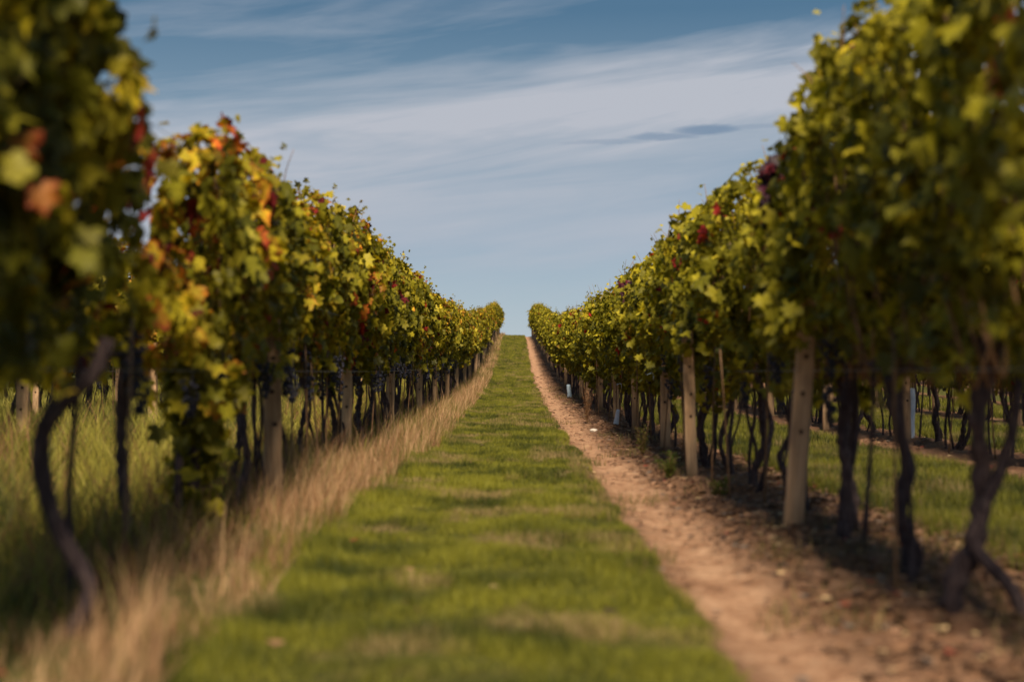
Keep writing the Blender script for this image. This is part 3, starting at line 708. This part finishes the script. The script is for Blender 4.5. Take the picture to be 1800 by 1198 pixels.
print('vines', n_v)

for row in posts:
    for i, p in enumerate(posts[row]):
        back = min(1, max(0, (p - 8) / 5)) * (1 if row[1] == '1' else 0); x = XR[row] + (.07 - .17 * back if row[0] == 'L' else -.09 + .22 * back) + drift(row, p) + random.gauss(0, .02); tl = random.gauss(0, .018); tly = random.gauss(0, .01); ws = 1.0; lab = None; rz = None
        side = 'left' if row[0] == 'L' else 'right'
        lab = f'{"pale" if row[1]=="1" else "distant"} square wooden post, {ordw(i + 1)} from the camera in the {ROWTXT[row]}'
        if row == 'R1' and i == 0: x, tl, ws, lab, rz = 1.30, .075, .84, 'tall pale wooden post leaning right, with dark holes, nearest right of the path', -.1
        if row == 'R1' and i == 1: x, tl, ws, lab = 1.29, -.03, .8, 'narrow wooden post beside a dark trunk, second nearest right of the path'
        if row == 'L1' and i == 0: x, tl, ws, lab, rz = -1.385, -.015, 1.22, 'wide pale wooden post with dark holes, nearest left of the path', .15
        make_post(x, p, lab, 'wooden posts of the ' + ROWTXT[row], tl, tly, p < 30, ws, rz)

# wires
for row in posts:
    x = XR[row]; y1 = {'1': 106, '2': 46, '3': 42}[row[1]]
    for z, nm in ((.76, 'lowest'), (1.2, 'middle'), (1.7, 'upper')):
        ys = np.arange(2.2 if row[1] == '1' else 9, y1, 1.5); pts = np.stack([np.full(len(ys), x + .05), ys, prof(ys) + z], -1)
        o = link('trellis_wire', merge([tube(pts, np.full(len(pts), .0016), 4, 0, 1)], 'wire', M_wire))
        tag(o, f'{nm} thin steel trellis wire of the {ROWTXT[row]}', 'wire', 'trellis wires')
# far rows beyond: one mass each side
def far_rows(xs, side, label):
    V = []; parts = []; low = []
    for x0 in xs:
        y = abs(x0) * 2.2
        while y < 62:
            p, _ = foliage_parts(random.randint(1000, 1010), L=170, top=2.08, bot=.74, low=True, tufts=2, size=.12, toneshift=.0)
            zg = g1(x0, y)
            for q in p: parts.append((q[0] + np.array([x0, y, zg]),) + q[1:])
            y += 1.15
    me = leaf_me('far_vine_rows', parts, M_leafL if side < 0 else M_leafR)
    tag(link('far_vine_rows', me), label, 'vine rows', kind='stuff')
far_rows((-9.84, -12.64), -1, 'farther vine rows seen as one leafy mass through the left trunks')
far_rows((9.75, 12.55), 1, 'farther vine rows seen as one leafy mass through the right trunks')
def far_trunks(xs, label):
    parts = []
    for x0 in xs:
        y = abs(x0) * 2.2
        while y < 62:
            px = x0 + random.gauss(0, .04); zg = g1(px, y); r_ = random.uniform(.018, .032)
            parts.append(tube([[px + random.gauss(0, .04), y, zg - .03], [px + random.gauss(0, .03), y, zg + .4], [px, y, zg + .85]], [r_ * 1.3, r_, r_ * .9], 6, .15, 3)); y += .95
    tag(link('far_vine_trunks', merge(parts, 'far_vine_trunks', M_bark)), label, 'vine trunks', kind='stuff')
far_trunks((-9.84, -12.64), 'dark trunks of the farther vine rows on the left')
far_trunks((9.75, 12.55), 'dark trunks of the farther vine rows on the right')

HEADS = {k_: [leaf_me('shoot', [leaves_mesh(np.stack([.085 * np.clip(q_.randn(95), -1.5, 1.5) + (-.02 if k_ == 'L' else .02), .11 * np.clip(q_.randn(95), -1.5, 1.5), .84 + .58 * q_.rand(95) ** .9], -1), q_.randn(95, 3) * .5 + [(.8 if k_ == 'L' else -.8), -.6, .4],
         q_.randn(95, 3) * .35 + [0, 0, -1], .068 * q_.uniform(.6, 1.2, 95), np.clip(.2 + .5 * q_.rand(95) , 0, 1), q_.rand(95))], M_leafL if k_ == 'L' else M_leafR) for q_ in (np.random.RandomState(61), np.random.RandomState(62))] for k_ in 'LR'}
bpy.context.view_layer.update()
VN = [o for o in C.objects if o.name.split('.')[0] == 'grapevine']
for o in [o for o in C.objects if o.name.split('.')[0] == 'wooden_post']:
    if o.location.y > 60: continue
    v_ = min(VN, key=lambda w: (w.location - o.location).length_squared)
    h_ = link('shoot', random.choice(HEADS['L' if o.location.x < 0 else 'R']), v_, o.location - v_.location); h_.color = (random.gauss(.5, .04), 0, 0, 1)
# bamboo stakes beside the vines
sp_ = []
for row, ys in (('L1', (5.1, 9.3, 9.9, 10.4, 11.1, 11.7, 13.7, 14.3, 15.1, 15.8, 16.6, 18.6, 19.2, 20.5, 21.4, 23.3, 24.2, 25.6, 27.7, 29.1)), ('R1', (5.1, 7.2, 8.0, 8.8, 9.7, 11.2, 12.0, 13.0, 14.9, 15.6, 16.7, 18.6, 19.5, 20.4, 22.9, 24.1)), ('L2', (13.4, 15.1, 18.2, 19.5)), ('R2', (12.2, 13.5, 16.6, 17.6))):
    for i, y in enumerate(ys):
        x = XR[row] + random.uniform(-.06, .06); o = link('vine_stake', STK, None, (x, y, g1(x, y))); o.rotation_euler = (random.gauss(0, .05), random.gauss(0, .05), random.random() * 6)
        tag(o, f'thin brown training stake, {ordw(i + 1)} from the camera in the {ROWTXT[row]}', 'stake', 'training stakes')

# ------------------------------------------------------------------ small things
def lathe(prof_, sides=20):
    V = []; F = []; S_ = []
    for (r_, z) in prof_:
        for k in range(sides): a = k * 2 * math.pi / sides; V.append((r_ * math.cos(a), r_ * math.sin(a), z))
    for i in range(len(prof_) - 1):
        for k in range(sides):
            k2 = (k + 1) % sides; F += [i * sides + k, i * sides + k2, (i + 1) * sides + k2, (i + 1) * sides + k]; S_.append(4)
    return np.array(V), np.array(F), np.array(S_)
def guard(x, y, h, w, label, mat=M_white, tilt=0.05, z=0.0):
    me = merge([lathe([(w * .5, 0), (w * .47, h * .3), (w * .43, h * .33), (w * .45, h * .8), (w * .34, h), (w * .30, h), (w * .41, h * .8), (w * .46, 0.01)], 18)], 'vine_guard', mat)
    o = link('vine_guard', me, None, (x, y, g1(x, y) + z)); o.rotation_euler = (0, tilt, .4); tag(o, label, 'vine guard'); return o
guard(4.30, 15.6, .58, .125, 'white plastic sleeve round a trunk in the second right row')
guard(1.34, 19.1, .20, .075, 'small white plastic sleeve by a post in the row right of the path', z=.02, tilt=.22)
guard(1.27, 33.5, .34, .11, 'pale blue plastic sleeve low on a far trunk right of the path', M_blue, -.12)
guard(4.22, 10.9, .30, .05, 'thin white plastic strip high on a trunk in the second right row', M_white, .1, .6)
# white tie hanging from the wire near the first fork
def tie(x, y, z, label):
    o = link('plastic_tie', merge([tube([[-.03, 0, 0], [0, -.01, .012], [.03, 0, .01], [.035, 0, -.05]], [.003, .004, .004, .002], 6, .1, 3)], 'plastic_tie', M_blue), None, (x, y, g1(x, y) + z)); tag(o, label, 'plastic tie')
tie(1.28, 13.6, .74, 'pale plastic tie on the wire of the row right of the path')
tie(1.30, 18.0, .60, 'small pale blue tie on a short post right of the path')
# stone
me = mesh_np('stone', IV * np.array([.05, .04, .025]) * (1 + .12 * RS.randn(len(IV), 1)), IF.ravel(), np.full(len(IF), 3), M_stone, True)
o = link('stone', me, None, (1.0, 18.4, g1(1.0, 18.4) + .015)); tag(o, 'pale stone lying on the soil beside the worn track', 'stone')
# weeds
def weed(x, y, h, n, colA, colB, label, spread=.12, lw=.012):
    t = bpy.data.objects.new('weed', None); C.objects.link(t); t.location = (x, y, g1(x, y)); tag(t, label, 'weed')
    r = np.random.RandomState(int(x * 100 + y * 10)); st = []; ps = []
    for k in range(n):
        a = r.rand() * 6.28; tip = np.array([math.cos(a) * spread * r.rand(), math.sin(a) * spread * r.rand(), h * r.uniform(.6, 1)])
        st.append(tube([[0, 0, -.02], tip * [.4, .4, .5], tip], [.003, .0025, .001], 5, 0, 3))
        for q in range(16):
            f = r.uniform(.15, 1); ps.append(tip * [f, f, f])
    link('stem', merge(st, 'stem', M_cane), t)
    ps = np.array(ps); m = len(ps); global RS
    a = r.rand(m) * 6.28; ln = lw * 3.5 * r.uniform(.6, 1.3, m); V = []; CC = []
    dx, dy = np.cos(a), np.sin(a)
    tipp = ps + np.stack([dx * ln, dy * ln, ln * r.uniform(-.2, .9, m)], -1); mid = (ps + tipp) / 2 + [0, 0, .004]
    sdv = np.stack([-dy, dx, 0 * dx], -1) * (lw * .5)
    V = np.stack([ps, mid + sdv, tipp, mid - sdv], 1).reshape(-1, 3); F = np.arange(m * 4); c = lerpc(colA, colB, r.rand(m)); c4 = np.repeat(np.concatenate([c, np.ones((m, 1))], 1), 4, 0)
    link('leaves', mesh_np('leaves', V, F, np.full(m, 4), M_grass, False, None, {'col': c4}), t)
weed(1.10, 10.2, .20, 16, (.08, .13, .02), (.24, .28, .05), 'bushy green weed growing on the soil near the second right post')
weed(1.03, 20.6, .62, 14, (.20, .09, .04), (.30, .15, .07), 'tall rusty brown dried weed beside the row right of the path')
weed(1.12, 12.6, .30, 12, (.14, .16, .03), (.28, .25, .06), 'pale yellow green weed beside trunks in the row right of the path', .08)
weed(1.3, 9.0, .16, 10, (.09, .12, .02), (.22, .24, .04), 'low green weed at the trunks between the two nearest right posts')
# young leafy sucker at vine foot (photo: bright leaves around the second-right-post gap)
# litter
def litter():
    V = []; n = 0; Acc_ = Acc()
    for (x0, x1, bands) in ((.55, 2.1, [(2.9, 9, 2100, 1.0), (9, 18, 1300, 1.1), (18, 36, 480, 1.35), (36, 80, 110, 2)]), (3.4, 4.9, [(7, 22, 220, 1.1)]), (-2.0, -.9, [(3, 12, 40, 1)]), (-.75, .55, [(3, 40, 5, 1.2)])):
        x, y, mlt = scatter(x0, x1, bands); keep = RS.rand(len(x)) < (np.clip((x - .85) / .35, .05, 1) if x0 > 0 else 1) * np.clip(.85 + 3.0 * fbm(x, y, 2.5, 3, 4), .06, 1); x, y, mlt = x[keep], y[keep], mlt[keep]; m = len(x)
        z = gz(x, y) + .006 + .012 * RS.rand(m); s = (.006 + .018 * RS.rand(m) ** 2.5) * mlt; a = RS.rand(m) * 6.28; K = 6
        pts = []
        for k in range(K):
            th = a + k * 6.283 / K; rr = s * (1 + .35 * RS.randn(m) * .6) * (1.15 if k % 2 else .75)
            pts.append(np.stack([x + rr * np.cos(th), y + rr * np.sin(th), z + s * .55 * RS.rand(m)], -1))
        V = np.stack(pts, 1).reshape(-1, 3)
        F = (np.arange(m)[:, None] * K + np.array([0, 1, 2, 0, 2, 3, 0, 3, 4, 0, 4, 5])[None]).ravel()
        pick = RS.rand(m); c = lerpc((.05, .026, .016), (.30, .165, .090), RS.rand(m) ** 1.2); c[pick > .95] = (.48, .34, .18); g_ = (pick > .80) & (pick < .88); c[g_] = (.15, .12, .10); c[pick < .02] = (.22, .05, .03); c[(pick > .07) & (pick < .17)] = (.045, .025, .018)
        Acc_.add((V, F, np.full(m * 4, 3), np.repeat(np.concatenate([c, np.ones((m, 1))], 1), K, 0)))
    Acc_.build('leaf_litter', M_lit, 'brown fallen leaves and crumbs scattered on the soil strip', 'leaf litter')
litter()
def clods():
    V = []; F = []; n = 0
    x, y, mlt = scatter(.6, 2.1, [(3, 9, 150, 1.0), (9, 20, 90, 1.2), (20, 50, 30, 1.7)]); keep = RS.rand(len(x)) < np.clip((x - .7) / .5, .10, 1); x, y, mlt = x[keep], y[keep], mlt[keep]
    m = len(x); z = gz(x, y); s = (.006 + .026 * RS.rand(m) ** 2.2) * mlt; K = len(IV)
    jit = 1 + .16 * RS.randn(m, K)
    P = IV[None] * jit[..., None] * s[:, None, None] * np.array([1.15, 1, .62])[None, None] + np.stack([x, y, z], -1)[:, None, :]
    Fc = (np.arange(m)[:, None, None] * K + IF[None]).reshape(-1)
    tag(link('soil_clods', mesh_np('soil_clods', P.reshape(-1, 3), Fc, np.full(m * len(IF), 3), M_clod)), 'crumbly reddish brown soil clods on the bare strip', 'soil clods', kind='stuff')
M_clod = simple('soil_clod', (.165, .096, .062), .95, .1, .4, 8)
clods()
